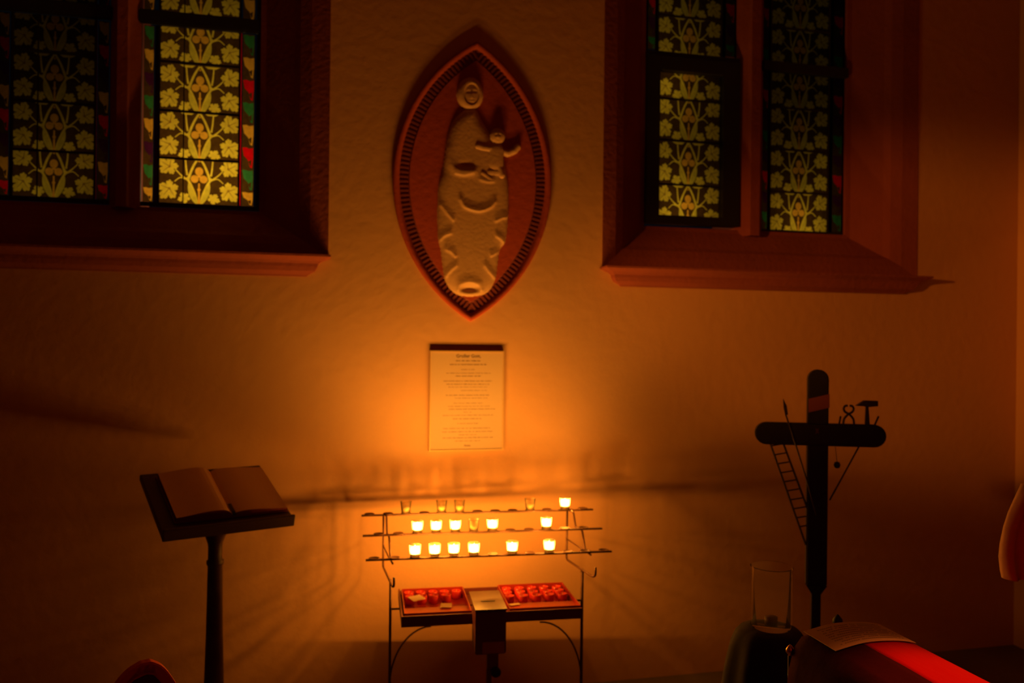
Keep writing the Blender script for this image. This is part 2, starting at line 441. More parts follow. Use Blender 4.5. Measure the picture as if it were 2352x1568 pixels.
# -------- window 2 (right)
cx0, cx1 = X(1509, 350), X(1652, 350); dx0, dx1 = X(1769, 350), X(1900, 350)
fullC = Z(1580, 325)-Z(1580, 424)
zC = [Z(1580, 499), Z(1580, 426), Z(1580, 325), Z(1580, 231), Z(1580, 171)]
zD = [Z(1835, 530), Z(1835, 443), Z(1835, 346), Z(1835, 251), Z(1835, 172)]
w2, p2 = surround('window_2', R0, R1, RZ, X(1478, 300), X(1938, 300), Z(1700, 530), None)
def light2(x0, x1, rows, up, full):
    bm = bmesh.new(); glazing(bm, x0, x1, rows, YG, full); glazing(bm, x0, x1, up, YG, full); child('leaded_light', bm, G, w2)
    bm = bmesh.new()
    for z in rows[1:-1]+up[1:-1]: hbar(bm, x0-.004, x1+.004, z, .009)
    for x in (x0-.003, x1+.003): box(bm, x-.004, x+.004, YG-.008, YG-.001, rows[0], up[-1])
    child('lead_came', bm, m_iron, w2)
zb2 = Z(1580, 130)
upC = [zb2, Z(1575, 41)]+[Z(1575, 41)+fullC*k for k in range(1, 6)]
light2(cx0, cx1, zC, upC, fullC)
zd2 = Z(1835, 152); upD = [zd2, Z(1835, 69)]+[Z(1835, 69)+fullC*k for k in range(1, 6)]
light2(dx0, dx1, zD, upD, zD[2]-zD[1] if zD[2]-zD[1] > fullC*.9 else fullC)
# hopper vent frame round the left light, saddle bars
bm = bmesh.new()
fx0, fx1, fz0, fz1 = X(1478, 350), X(1690, 350), Z(1580, 518), Z(1580, 140)
for a, b, c, d in ((fx0, cx0-.002, fz0, fz1), (cx1+.002, fx1, fz0, fz1), (cx0-.002, cx1+.002, fz0, zC[0]), (cx0-.002, cx1+.002, zC[-1], fz1)):
    box(bm, a, b, YG-.04, YG+.01, c, d)
child('vent_frame', bm, m_iron, w2)
bm = bmesh.new(); box(bm, fx0, fx1, YG-.035, YG-.006, zb2-.035, zb2+.002); child('saddle_bar', bm, m_iron, w2)
bm = bmesh.new(); box(bm, X(1745, 350), X(1938, 350), YG-.035, YG-.006, zD[-1]-.002, zd2+.002); child('saddle_bar', bm, m_iron, w2)
for (a, b, z0, z1) in ((fx0, cx0-.006, zb2, TOP), (cx1+.006, fx1, zb2, TOP), (X(1745, 350), dx0-.006, zD[0]-.02, TOP), (dx1+.006, X(1940, 350), zD[0]-.02, TOP)):
    bm = bmesh.new(); w = b-a
    borderstrip(bm, a+w*.25, b-w*.15, z1-.01, z0+.02, fullC*.483, [7, 5, 7, 6], YG, False)
    for (c, d) in ((a, a+w*.25), (b-w*.15, b)): box(bm, c, d, YG-.002, YG, z0, z1, 7)
    child('glass_border', bm, G, w2)
bm = bmesh.new(); box(bm, X(1745, 350), X(1940, 350), YG-.003, YG+.004, Z(1835, 545), zD[0]); child('lead_edge', bm, m_iron, w2)
mullion(w2, X(1688, 350), X(1748, 350), Z(1715, 545))
moulding('sill_moulding', R0+.01, R1+.0, RZ+.004, (onY(1500, 657, W-.03).z+onY(2000, 674, W-.03).z)/2, w2, over=.02, ins=.10)

# unseen point lights added close behind the panes to light the glass
yo = YG
def outl(px, py, dist, e, r=.05, col=(1.0, .66, .25)):
    p = onY(px, py, YG); lamp('pane_backlight', 'POINT', (p.x, YG+dist, p.z), e, col, r)
outl(480, 420, .30, 2.9)
outl(480, 190, .34, .60)
outl(60, 455, .20, .16); outl(150, 400, .22, .08); outl(220, 300, .3, .02)
outl(1560, 495, .15, .42); outl(1525, 400, .13, .08); outl(1520, 270, .12, .05); outl(1535, 190, .15, .16); outl(1520, 50, .22, .09)
outl(1835, 520, .16, .36); outl(1900, 400, .16, .05); outl(1835, 60, .4, .05)


def clean_xform(bm, root):
    bm.transform(Matrix.Rotation(-root.rotation_euler[2], 4, 'Z') @ Matrix.Translation(-Vector(root.location)))

# ================================================================== carved oval panel
tt, tb, tl, tr = onY(1092, 97), onY(1077, 738), onY(905, 400), onY(1268, 398)
mc = (tt+tb)/2; ax = (tt-tb).normalized(); A = (tt-tb).length/2
nx = Vector((ax.z, 0, -ax.x))                      # towards the right of the wall
sag = ((tr-mc).dot(nx)-(tl-mc).dot(nx))/2; mc = mc+nx*(((tr-mc).dot(nx)+(tl-mc).dot(nx))/2)*.5
RR = (A*A+sag*sag)/(2*sag)
def ves(d, n=60):
    """outline offset inwards by d as (across, along) pairs"""
    r = RR-d; k = RR-sag; a = math.sqrt(r*r-k*k); th = math.asin(a/r); out = []
    for i in range(n): t = th-2*th*i/n; out.append((r*math.cos(t)-k, r*math.sin(t)))
    for i in range(n): t = -th+2*th*i/n; out.append((-(r*math.cos(t)-k), r*math.sin(t)))
    return out
panel = thing('relief_panel', 'pointed oval terracotta wall panel with a pale relief of a standing mother holding a child', 'wall relief', (mc.x, W, mc.z))
HS = .58
def mp(b, a, h): h *= HS; v = nx*b+ax*a; return (v.x, -h, v.z)
def ring(d, h, n=60): return [mp(b, a, h) for b, a in ves(d, n)]
bm = bmesh.new(); loft(bm, [ring(0, .0005), ring(0, .026), ring(.006, .034), ring(.014, .034), ring(.022, .028), ring(.026, .016), ring(.03, .010)], False); fix(bm)
obj('rim', bm, m_terra, panel, True)
bm = bmesh.new(); loft(bm, [ring(.03, .010), ring(.036, .005), ring(.066, .005), ring(.074, .0165)], False); fix(bm)
vv = ves(.050, 400); L = 0; last = Vector(vv[0]); 
for i in range(1, len(vv)):
    p = Vector(vv[i]); L += (p-last).length; 
    if L > .0185:
        L = 0; t = (p-last).normalized(); n = Vector((-t.y, t.x)); a = p-t*.0042; b = p+t*.0042
        q0 = [mp(*(a-n*.019), .005), mp(*(b-n*.019), .005), mp(*(b+n*.019), .005), mp(*(a+n*.019), .005)]
        q1 = [mp(*(a-n*.019), .014), mp(*(b-n*.019), .014), mp(*(b+n*.019), .016), mp(*(a+n*.019), .016)]
        loft(bm, [q0, q1])
    last = p
fix(bm); obj('notched_band', bm, m_terra2, panel)
bm = bmesh.new(); bm.faces.new([bm.verts.new(p) for p in ring(.074, .0165)]); fld = ring(.074, .0165)
bmesh.ops.recalc_face_normals(bm, faces=bm.faces[:])
for f in bm.faces:
    if f.normal.y > 0: f.normal_flip()
obj('field', bm, m_terra, panel)

def zpt(zx, zy): return 880+zx/2.305, 80+zy/2.306
def segd(Px, Py, pl, closed=False):
    d = np.full(Px.shape, 1e9); n = len(pl)
    for i in range(n if closed else n-1):
        ax_, ay = pl[i]; bx, by = pl[(i+1) % n]; vx, vy = bx-ax_, by-ay
        t = np.clip(((Px-ax_)*vx+(Py-ay)*vy)/(vx*vx+vy*vy+1e-9), 0, 1)
        d = np.minimum(d, np.hypot(Px-ax_-t*vx, Py-ay-t*vy))
    return d
def inside(Px, Py, pl):
    r = np.zeros(Px.shape, bool); n = len(pl)
    for i in range(n):
        x1, y1 = pl[i]; x2, y2 = pl[(i+1) % n]
        c = ((y1 > Py) != (y2 > Py)) & (Px < (x2-x1)*(Py-y1)/(y2-y1+1e-12)+x1); r ^= c
    return r
def sm(pl, n=6): return [(p.x, p.y) for p in smoothpath([(a, b, 0) for a, b in pl+[pl[0]]], n)][:-1]
def relief(name, hf, x0, x1, y0, y1, st, m):
    gx = np.arange(x0, x1+st, st); gy = np.arange(y0, y1+st, st); Px, Py = np.meshgrid(gx, gy); H = hf(Px, Py)
    ins = H > 1e-4; bm = bmesh.new(); V = {}
    def gv(j, i):
        if (j, i) not in V:
            p = onY(*zpt(Px[j, i], Py[j, i])); V[(j, i)] = bm.verts.new((p.x-panel.location.x, (-.0150-max(0, float(H[j, i])))*HS, p.z-panel.location.z))
        return V[(j, i)]
    for j in range(len(gy)-1):
        for i in range(len(gx)-1):
            if ins[j, i] or ins[j+1, i] or ins[j, i+1] or ins[j+1, i+1]:
                bm.faces.new((gv(j, i), gv(j+1, i), gv(j+1, i+1), gv(j, i+1)))
    return obj(name, bm, m, panel, True)
body = sm([(430, 400), (372, 455), (338, 540), (325, 640), (312, 720), (292, 800), (286, 950), (290, 1080), (303, 1140), (313, 1220), (328, 1300), (375, 1365), (450, 1385), (540, 1368), (588, 1300), (602, 1220), (614, 1140), (645, 1090), (658, 960), (660, 830), (648, 730), (620, 620), (565, 530), (520, 460), (485, 400)])
head = [(457+70*math.cos(t), 318+87*math.sin(t)) for t in np.linspace(0, 2*math.pi, 40, False)]
def hf_m(Px, Py):
    def dome(pl, D, h): d = segd(Px, Py, pl, True); i = inside(Px, Py, pl); q = np.clip(d/D, 0, 1); return np.where(i, h*np.sqrt(1-(1-q)**2), 0)
    h = dome(body, 62, .042)
    hh = dome(head, 34, .046)
    fx, fy = (Px-462)/44, (Py-325)/62; rr = fx**2+fy**2
    hh = hh-np.where(hh > 0, .016*np.exp(-np.clip(rr-.75, 0, 9)*9), 0)
    hh = hh+np.where(rr < 1, .013*np.sqrt(np.clip(1-rr, 0, 1)), 0)
    g = lambda cx, cy, sx, sy, a: a*np.exp(-((Px-cx)/sx)**2-((Py-cy)/sy)**2)
    hh = hh+np.where(hh > 0, g(462, 332, 6, 17, .008)+g(462, 345, 9, 6, .004)-g(445, 312, 9, 6, .006)-g(479, 312, 9, 6, .006)+g(462, 362, 13, 4, .004)-g(462, 367, 12, 3, .003), 0)
    h = np.maximum(h, hh)
    on = h > .004
    def ridge(pl, w, a, hollow=0, dy=-18):
        d = segd(Px, Py, [(p.x, p.y) for p in smoothpath([(x, y, 0) for x, y in pl], 5)])
        r = a*np.exp(-(d/w)**2)
        for k in range(1, 6):                # the cloth rises gently to the fold and drops off sharply below it
            dk = segd(Px, Py, [(p.x, p.y-7*k) for p in smoothpath([(x, y, 0) for x, y in pl], 5)]); r = np.maximum(r, a*(1-k/6)*np.exp(-(dk/(w+2))**2))
        if hollow:
            d2 = segd(Px, Py, [(p.x, p.y+dy) for p in smoothpath([(x, y, 0) for x, y in pl], 5)]); r = r-hollow*np.exp(-(d2/(w*1.3))**2)
        return r
    add = ridge([(405, 880), (430, 918), (500, 937), (560, 918), (582, 893)], 9, .013)
    add += ridge([(378, 738), (420, 748), (468, 738)], 9, .010)
    add -= g(432, 700, 40, 17, .018)                     # hollow of the sleeve
    add += ridge([(508, 772), (545, 784), (577, 782)], 8, .008)
    for pl in ([(298, 1086), (320, 1066), (352, 1055)], [(640, 1110), (622, 1088), (594, 1070)], [(330, 1140), (358, 1155), (376, 1175)], [(566, 1172), (590, 1158), (604, 1150)],
               [(322, 1288), (345, 1255), (380, 1225)], [(534, 1228), (560, 1262), (588, 1290)], [(300, 905), (335, 950), (365, 985)], [(590, 990), (620, 975), (656, 968)]):
        add += ridge(pl, 8, .010)
    add += ridge([(392, 1350), (405, 1325), (450, 1310), (498, 1325), (514, 1352)], 8, .010)
    add -= g(452, 1346, 46, 17, .034)
    add += ridge([(370, 1372), (450, 1384), (530, 1372)], 7, .007)
    for x in (350, 410, 470, 530, 590):
        add += .0020*np.exp(-((Px-x)/14)**2)*np.exp(-((Py-1150)/90)**2)
    # right forearm of the mother across the waist, hand under the child
    add += ridge([(338, 610), (350, 690), (400, 722), (470, 728)], 24, .010)
    return np.where(on, np.maximum(h+add, .001), np.where(h > 0, h, 0))
relief('mother_figure', hf_m, 276, 672, 222, 1394, 3.5, m_relief)
def hf_c(Px, Py):
    h = np.zeros(Px.shape)
    def cap(pl, r, base, top):
        nonlocal h
        d = segd(Px, Py, pl); q = np.clip(1-d/r, 0, 1); h = np.maximum(h, np.where(q > 0, base+top*np.sqrt(1-(1-q)**2), 0))
    cap([(590, 620), (588, 690)], 42, .030, .026)
    cap([(560, 735), (612, 735)], 26, .026, .024); cap([(600, 700), (620, 750)], 20, .026, .026); cap([(520, 740), (565, 772)], 17, .030, .02)
    cap([(622, 622), (655, 632), (690, 618), (708, 598)], 17, .012, .022)
    cap([(560, 612), (520, 606), (494, 598)], 17, .035, .018)
    d = np.hypot((Px-598)/41, (Py-545)/43); hd = np.where(d < 1, .030+.034*np.sqrt(np.clip(1-d*d, 0, 1)), 0)
    g = lambda cx, cy, sx, sy, a: a*np.exp(-((Px-cx)/sx)**2-((Py-cy)/sy)**2)
    hd = np.where(hd > 0, hd-g(587, 543, 6, 5, .006)-g(607, 543, 6, 5, .006)+g(597, 552, 4, 9, .005)-g(597, 566, 9, 3, .003), 0)
    return np.maximum(h, hd)
relief('child_figure', hf_c, 470, 735, 495, 800, 3, m_relief)

# ================================================================== framed prayer sheet
fa, fb, fc, fd = onY(987, 805, W-.02), onY(1157, 806, W-.02), onY(1158, 1034, W-.02), onY(986, 1036, W-.02)
fw = ((fb-fa).length+(fc-fd).length)/2; fh = ((fa-fd).length+(fb-fc).length)/2; fcn = (fa+fb+fc+fd)/4
fr = thing('framed_text', 'narrow gilt framed sheet of printed German text hung below the oval panel', 'picture frame', (fcn.x, W, fcn.z))
bm = bmesh.new(); t = .006
for a, b, c, d in ((-fw/2, fw/2, fh/2-t, fh/2), (-fw/2, fw/2, -fh/2, -fh/2+t), (-fw/2, -fw/2+t, -fh/2+t, fh/2-t), (fw/2-t, fw/2, -fh/2+t, fh/2-t)):
    box(bm, a, b, -.019, -.002, c, d)
obj('frame', bm, m_gold, fr)
bm = bmesh.new(); box(bm, -fw/2+t, fw/2-t, -.016, -.003, -fh/2+t, fh/2-t); obj('sheet', bm, mat('sheet_paper', (.60, .40, .27), .85, spec=.1), fr)
bm = bmesh.new()
S56 = fw/(1092-163)
lines = [(330, 482, 805, 3), (378, 410, 868, 3), (441, 552, 730, 2), (487, 368, 925, 2), (525, 485, 800, 2.6), (588, 335, 948, 2.4), (629, 370, 908, 2.4), (664, 395, 885, 1.6), (708, 550, 880, 1.6), (769, 365, 910, 2.2), (806, 480, 890, 1.8), (870, 460, 830, 1.6), (910, 390, 925, 1.6), (947, 400, 985, 2.2), (986, 585, 690, 1.4), (1025, 325, 965, 2), (1070, 455, 815, 2.2), (1130, 510, 780, 2), (1192, 335, 925, 2.2), (1235, 325, 955, 2.2), (1275, 525, 755, 2), (1312, 330, 960, 2.4), (1353, 485, 800, 2)]
for y, x0, x1, wt in lines:
    z = fh/2-(y-200)*S56*(fh/fw)/((1480-203)/(1092-163)); x = x0
    while x < x1-8:
        wl = min(random.randint(22, 85), x1-x); q = x
        while q < x+wl-4:                                       # unreadable small print as pen strokes
            hgt = random.choice((5, 5, 5, 8))*wt/2.2; lw = random.choice((2.2, 2.8))*wt/2.2
            xa = -fw/2+(q-163)*S56; box(bm, xa, xa+lw*S56, -.0165, -.0158, z-2.5*S56, z+hgt*S56)
            if random.random() < .6: box(bm, xa, xa+5*S56, -.0165, -.0158, z+random.choice((-2.5, 2))*S56, z+random.choice((4, 4.2))*S56) if False else box(bm, xa, xa+5.2*S56, -.0165, -.0158, z+1.2*S56, z+2.8*S56)
            q += 6
        x += wl+9
obj('small_print', bm, m_ink, fr)
def text(s, size, x, z, parent, m, name='heading'):
    cu = bpy.data.curves.new('t', 'FONT'); cu.body = s; cu.size = size; cu.align_x = 'CENTER'; cu.align_y = 'CENTER'; cu.extrude = .0002; cu.offset = size*.012
    o = bpy.data.objects.new('t', cu); C.objects.link(o); bpy.context.view_layer.update()
    me = bpy.data.meshes.new_from_object(o.evaluated_get(bpy.context.evaluated_depsgraph_get())); bpy.data.objects.remove(o); bpy.data.curves.remove(cu)
    me.transform(Matrix.Rotation(math.pi/2, 4, 'X')); me.materials.clear(); q = obj(name, me, m, parent); q.location = (x, -.0162, z); return q
text('Großer Gott,', .0205, (643-628)*S56, fh/2-(265-200)*S56, fr, m_ink)
text('Amen.', .0120, (640-628)*S56, -fh/2+(1480-1416)*S56, fr, m_ink, 'closing_word')

# ================================================================== votive candle rack
RA = math.radians(-3.1); RO = onD(1096, 1174, 3.42)
ru = Vector((math.cos(RA), math.sin(RA), 0)); rv = Vector((math.sin(RA), -math.cos(RA), 0))
rack = thing('candle_rack', 'metal votive candle stand with three stepped shelves, candle tray and offering box by the wall', 'candle stand', (RO.x, RO.y, 0), RA)
def RK(px, py, t):
    p = onP(px, py, RO+rv*t, rv)-Vector((RO.x, RO.y, 0)); return Vector((p.dot(ru), -t, p.z))
rows = [(0.0, [(830, 1183), (1362, 1166)], [848, 891, 932, 974, 1014, 1055, 1096, 1137, 1177, 1217, 1256, 1297, 1338]),
        (.125, [(833, 1228), (1383, 1211)], [870, 915, 959, 1002, 1046, 1088, 1131, 1172, 1215, 1255, 1297, 1340]),
        (.26, [(840, 1283), (1405, 1264)], [860, 908, 954, 999, 1043, 1089, 1133, 1177, 1218, 1262, 1305, 1345, 1387])]
ROWZ = []
for t, ends, xs in rows:
    a, b = RK(*ends[0], t), RK(*ends[1], t); z = (a.z+b.z)/2; ROWZ.append(z)
    bm = bmesh.new(); box(bm, a.x, b.x, -t-.008, -t+.008, z-.007, z-.001)
    bmesh.ops.bevel(bm, geom=bm.edges[:], offset=.0015, segments=1, affect='EDGES'); obj('shelf_bar', bm, m_steel, rack)
disc = None
for (t, ends, xs), z in zip(rows, ROWZ):
    for x in xs:
        p = RK(x, 1200, t)
        if disc is None:
            bm = bmesh.new(); lathe(bm, [(.006, -.001), (.019, -.001), (.0210, .0030), (.0203, .0036), (.0185, .0015), (.004, .0015)], 20)
            fix(bm); disc = obj('candle_holder', bm, m_steel, rack, True); o = disc
        else: o = disc.copy(); C.objects.link(o)
        o.location = (p.x, -t, z)
def rod(name, pts, r=.0042, parent=rack, m=m_steel, sm_=True):
    bm = bmesh.new(); tube(bm, smoothpath(pts, 5) if sm_ else pts, r, 8); fix(bm); return obj(name, bm, m, parent, True)
def poly(pts, rnd=.018):
    """polyline with rounded corners"""
    pts = [Vector(p) for p in pts]; out = [pts[0]]
    for a, b, c in zip(pts, pts[1:], pts[2:]):
        u1 = (a-b); u2 = (c-b); r = min(rnd, u1.length*.45, u2.length*.45); p1 = b+u1.normalized()*r; p2 = b+u2.normalized()*r
        for k in range(5): s = k/4; out.append((1-s)**2*p1+2*s*(1-s)*b+s*s*p2)
    return out+[pts[-1]]
def prod(name, pts, r=.0042, rnd=.018): bm = bmesh.new(); tube(bm, poly(pts, rnd), r, 8); fix(bm); return obj(name, bm, m_steel, rack, True)
prod('side_bracket', [RK(1303, 1172, 0), RK(1301, 1284, 0), RK(1361, 1324, .38), RK(1368, 1322, .41), RK(1368, 1303, .41)], .0045)
prod('side_bracket', [RK(881, 1182, 0), RK(880, 1301, 0), RK(901, 1346, .38), RK(905, 1347, .41), RK(905, 1326, .41)], .0045)
prod('step_bracket', [RK(1306, 1171, .002), RK(1317, 1175, .04), RK(1322, 1211, .07), RK(1337, 1217, .125), RK(1344, 1262, .20), RK(1357, 1274, .275)], .0042, .01)
prod('step_bracket', [RK(884, 1182, .002), RK(888, 1184, .04), RK(889, 1226, .07), RK(894, 1232, .125), RK(897, 1284, .20), RK(902, 1294, .275)], .0042, .01)
prod('brace', [RK(1301, 1237, 0), RK(1343, 1264, .21)], .003); prod('brace', [RK(880, 1252, 0), RK(893, 1280, .21)], .003)
pr, pl_ = RK(1336, 1440, .2), RK(896, 1450, .2)
zr, zl = RK(1336, 1307, .2).z, RK(895, 1330, .2).z
prod('post', [(pr.x, -.2, zr), (pr.x, -.2, .02)], .0065); prod('post', [(pl_.x, -.2, zl), (pl_.x, -.2, .02)], .0055)
for x in (pr.x, pl_.x):
    prod('foot', [(x, .0, .012), (x, -.42, .012)], .010)
prod('foot_rail', [(pl_.x, -.2, .10), (pr.x, -.2, .10)], .006)
# arched braces below the tray
zt = RK(1130, 1406, .40).z                     # tray rim height
tx0, tx1 = RK(922, 1420, .40).x, RK(1337, 1420, .40).x
def arc(x0, x1, z0, z1):                        # quarter ellipse from (x0, z0 top) to (x1, z1 bottom)
    return [(x0+(x1-x0)*math.sin(a), -.2, z1+(z0-z1)*math.cos(a)) for a in [i*math.pi/2/14 for i in range(15)]]
rod('arched_brace', arc(RK(990, 1440, .2).x, pl_.x, RK(985, 1438, .2).z, RK(900, 1575, .2).z), .0035, sm_=False)
rod('arched_brace', arc(RK(1240, 1430, .2).x, pr.x, RK(1240, 1428, .2).z, RK(1330, 1565, .2).z), .0035, sm_=False)
prod('tray_rail', [(pl_.x, -.2, zt-.036), (pr.x, -.2, zt-.036)], .004)
bm = bmesh.new(); tr0, tr1 = .055, .40
box(bm, tx0, tx1, -tr1, -tr0, zt-.040, zt-.036)
box(bm, tx0, tx1, -tr1, -tr1+.006, zt-.036, zt); box(bm, tx0, tx1, -tr0-.006, -tr0, zt-.036, zt-.01)
box(bm, tx0, tx0+.006, -tr1+.006, -tr0-.006, zt-.036, zt); box(bm, tx1-.006, tx1, -tr1+.006, -tr0-.006, zt-.036, zt-.01)
obj('tray', bm, m_boxdk, rack)
# offering box hanging on the front of the tray
cb0, cb1 = RK(1092, 1450, .50), RK(1163, 1450, .50); zc1 = RK(1128, 1402, .50).z; zc0 = RK(1128, 1503, .50).z
cx_, chw = (cb0.x+cb1.x)/2, (cb1.x-cb0.x)/2
bm = bmesh.new(); box(bm, cx_-chw, cx_+chw, -.50, -.402, zc0, zc1); bmesh.ops.bevel(bm, geom=bm.edges[:], offset=.004, segments=2, affect='EDGES'); cbx = obj('offering_box', bm, m_boxdk, rack)
bm = bmesh.new(); loft(bm, [[(cx_-chw-.002, -.504, zc1+z), (cx_+chw+.002, -.504, zc1+z), (cx_+chw+.002, -.31, zc1+.008+z), (cx_-chw-.002, -.31, zc1+.008+z)] for z in (0, .006)]); fix(bm); obj('lid', bm, m_boxtop, cbx)
bm = bmesh.new(); box(bm, cx_-.026, cx_+.026, -.425, -.419, zc1+.0105, zc1+.0115); obj('coin_slot', bm, m_iron, cbx)
la, lb = RK(1108, 1475, .50), RK(1158, 1498, .50)
bm = bmesh.new(); box(bm, la.x, lb.x, -.5025, -.4995, lb.z, la.z); obj('name_plate', bm, mat('plate', (.42, .13, .10), .5), cbx)
bm = bmesh.new(); ka, kb = RK(1118, 1503, .47), RK(1143, 1530, .47)
box(bm, ka.x, kb.x, -.485, -.455, kb.z, zc0); fix(bm); obj('box_socket', bm, m_boxdk, rack)
bm = bmesh.new(); la = RK(1121, 1530, .47)
box(bm, la.x-.006, la.x+.012, -.479, -.461, .02, kb.z); obj('box_post', bm, m_boxdk, rack)
bm = bmesh.new(); lk = RK(1139, 1543, .49); lathe(bm, [(.001, -.010), (.015, -.009), (.019, -.004), (.019, .004), (.015, .009), (.001, .010)], 18)
bmesh.ops.rotate(bm, verts=bm.verts[:], cent=(0, 0, 0), matrix=Matrix.Rotation(math.pi/2, 3, 'X')); bmesh.ops.translate(bm, verts=bm.verts[:], vec=lk); obj('padlock', bm, m_iron, rack, True)
prod('foot', [(la.x, -.25, .012), (la.x, -.62, .012)], .010)

# ---- candle glasses
def world_of(root_loc, x, y, z):
    return Vector((RO.x, RO.y, 0))+ru*x-rv*y+Vector((0, 0, z)) if False else Vector((RO.x, RO.y, 0))+ru*x+rv*(-y)+Vector((0, 0, z))
def cup_mesh():
    bm = bmesh.new(); lathe(bm, [(.0005, 0), (.0165, 0), (.0185, .004), (.0205, .020), (.0232, .046), (.0240, .0485), (.0226, .0490), (.0215, .046), (.0190, .021), (.0165, .006), (.0005, .0055)], 28, cap=False)
    bmesh.ops.remove_doubles(bm, verts=bm.verts[:], dist=.0008); fix(bm); me = bpy.data.meshes.new('cup'); bm.to_mesh(me); bm.free(); me.materials.append(m_cup)
    for p in me.polygons: p.use_smooth = True
    return me
def wax_mesh(h):
    bm = bmesh.new(); lathe(bm, [(.0005, .0065), (.0162, .0065), (.0182, h), (.0165, h-.0012), (.0005, h-.002)], 22, cap=False); fix(bm); me = bpy.data.meshes.new('wax'); bm.to_mesh(me); bm.free(); me.materials.append(m_wax)
    for p in me.polygons: p.use_smooth = True
    return me
def flame_mesh():
    bm = bmesh.new(); lathe(bm, [(.0004, 0), (.0028, .0025), (.0042, .007), (.0036, .0125), (.0018, .019), (.0003, .024)], 12); fix(bm); me = bpy.data.meshes.new('flame'); bm.to_mesh(me); bm.free(); me.materials.append(m_flame)
    for p in me.polygons: p.use_smooth = True
    return me
me_cup, me_waxf, me_waxl, me_flame = cup_mesh(), wax_mesh(.016), wax_mesh(.028), flame_mesh()
bm = bmesh.new(); tube(bm, [(0, 0, .013), (.0006, 0, .018), (.0014, 0, .022)], .0008, 6); fix(bm); me_wick = bpy.data.meshes.new('wick'); bm.to_mesh(me_wick); bm.free(); me_wick.materials.append(m_wick)
ld = bpy.data.lights.new('candle_light', 'POINT'); ld.energy = CANDLE_W; ld.color = CANDLE_COL; ld.shadow_soft_size = .006
def make_lit():
    r = thing('votive_candle', 'x', 'candle', group='lit candles in glass cups on the stand')
    obj('glass_cup', me_cup, None, r); obj('wax', me_waxf, None, r); obj('wick', me_wick, None, r)
    f = obj('flame', me_flame, None, r); f.location = (0, 0, .020)
    l = bpy.data.objects.new('flame_light', ld); C.objects.link(l); l.parent = r; l.location = (0, 0, .033); return r
def make_empty():
    r = thing('candle_glass', 'x', 'candle glass', group='burnt out glass cups on the stand')
    obj('glass_cup', me_cup, None, r); obj('wax', me_waxl, None, r); return r
lit0 = make_lit(); emp0 = make_empty(); ul = ue = False
names = ['top', 'middle', 'lowest']
plan = [(0, 1297, 'l', 'lit votive candle glowing alone on the top shelf at its right end'),
        (1, 959, 'l', 'lit votive candle, first from the left on the middle shelf'), (1, 1002, 'l', 'lit votive candle, second from the left on the middle shelf'),
        (1, 1046, 'l', 'lit votive candle on the middle shelf just left of the burnt out cup'), (1, 1131, 'l', 'lit votive candle on the middle shelf just right of the burnt out cup'),
        (1, 1255, 'l', 'lit votive candle standing apart near the right end of the middle shelf'),
        (2, 954, 'l', 'lit votive candle, first from the left on the lowest shelf'), (2, 999, 'l', 'lit votive candle, second from the left on the lowest shelf'),
        (2, 1043, 'l', 'lit votive candle, third of the four side by side on the lowest shelf'), (2, 1089, 'l', 'lit votive candle, rightmost of the four side by side on the lowest shelf'),
        (2, 1177, 'l', 'lit votive candle standing alone between two gaps on the lowest shelf'), (2, 1262, 'l', 'lit votive candle, rightmost on the lowest shelf'),
        (0, 932, 'e', 'unlit candle glass, leftmost on the top shelf'), (0, 1014, 'e', 'unlit candle glass, left one of the neighbouring pair on the top shelf'),
        (0, 1055, 'e', 'unlit candle glass, right one of the neighbouring pair on the top shelf'), (0, 1217, 'e', 'unlit candle glass on the top shelf nearest the single lit candle'),
        (1, 1088, 'e', 'clear unlit candle glass between the lit candles of the middle shelf')]
for r_, x, k, lab in plan:
    t = rows[r_][0]; p = RK(x, 1200, t); w = Vector((RO.x, RO.y, 0))+ru*p.x+rv*t+Vector((0, 0, ROWZ[r_]+.0016))
    if k == 'l':
        o = lit0 if not ul else dup(lit0, None, lab); ul = True
    else:
        o = emp0 if not ue else dup(emp0, None, lab); ue = True
    o.location = w; o['label'] = lab; o.rotation_euler[2] = random.random()*6

# ---- red boxes with fresh candles on the tray
bmz = zt-.0355
def redbox(x0, x1, y0, y1, lab):
    r = thing('candle_box', lab, 'box', tuple(Vector((RO.x, RO.y, 0))+ru*((x0+x1)/2)+rv*((y0+y1)/2)+Vector((0, 0, bmz))), RA, 'red boxes of new candles on the tray')
    w, d = (x1-x0)/2, (y1-y0)/2; h = .042; s = .004
    bm = bmesh.new(); box(bm, -w, w, -d, d, 0, .003)
    box(bm, -w, w, -d, -d+s, .003, h); box(bm, -w, w, d-s, d, .003, h); box(bm, -w, -w+s, -d+s, d-s, .003, h); box(bm, w-s, w, -d+s, d-s, .003, h)
    obj('box_body', bm, m_redpl, r)
    bm = bmesh.new(); box(bm, -w+s, w-s, -d+s, -d+.11, .003, .024); obj('card_insert', bm, m_redpl, r)
    return r
lx0, lx1 = RK(928, 1412, .36).x, RK(1082, 1405, .36).x; rx0, rx1 = RK(1168, 1402, .36).x, RK(1330, 1396, .36).x
b1 = redbox(lx0, lx1, .085, .385, 'red box of new candles and paper cards, left of the offering box')
b2 = redbox(rx0, rx1, .085, .385, 'red box of new candles, right of the offering box')
rc = None
bm = bmesh.new(); lathe(bm, [(.0005, 0), (.0165, 0), (.019, .012), (.0195, .032), (.0175, .033), (.0165, .027), (.0005, .026)], 20, cap=False); fix(bm)
me_rc = bpy.data.meshes.new('redcup'); bm.to_mesh(me_rc); bm.free(); me_rc.materials.append(m_redcup)
for p in me_rc.polygons: p.use_smooth = True
cnt = 0
ordn = ['first', 'second', 'third', 'fourth', 'fifth']
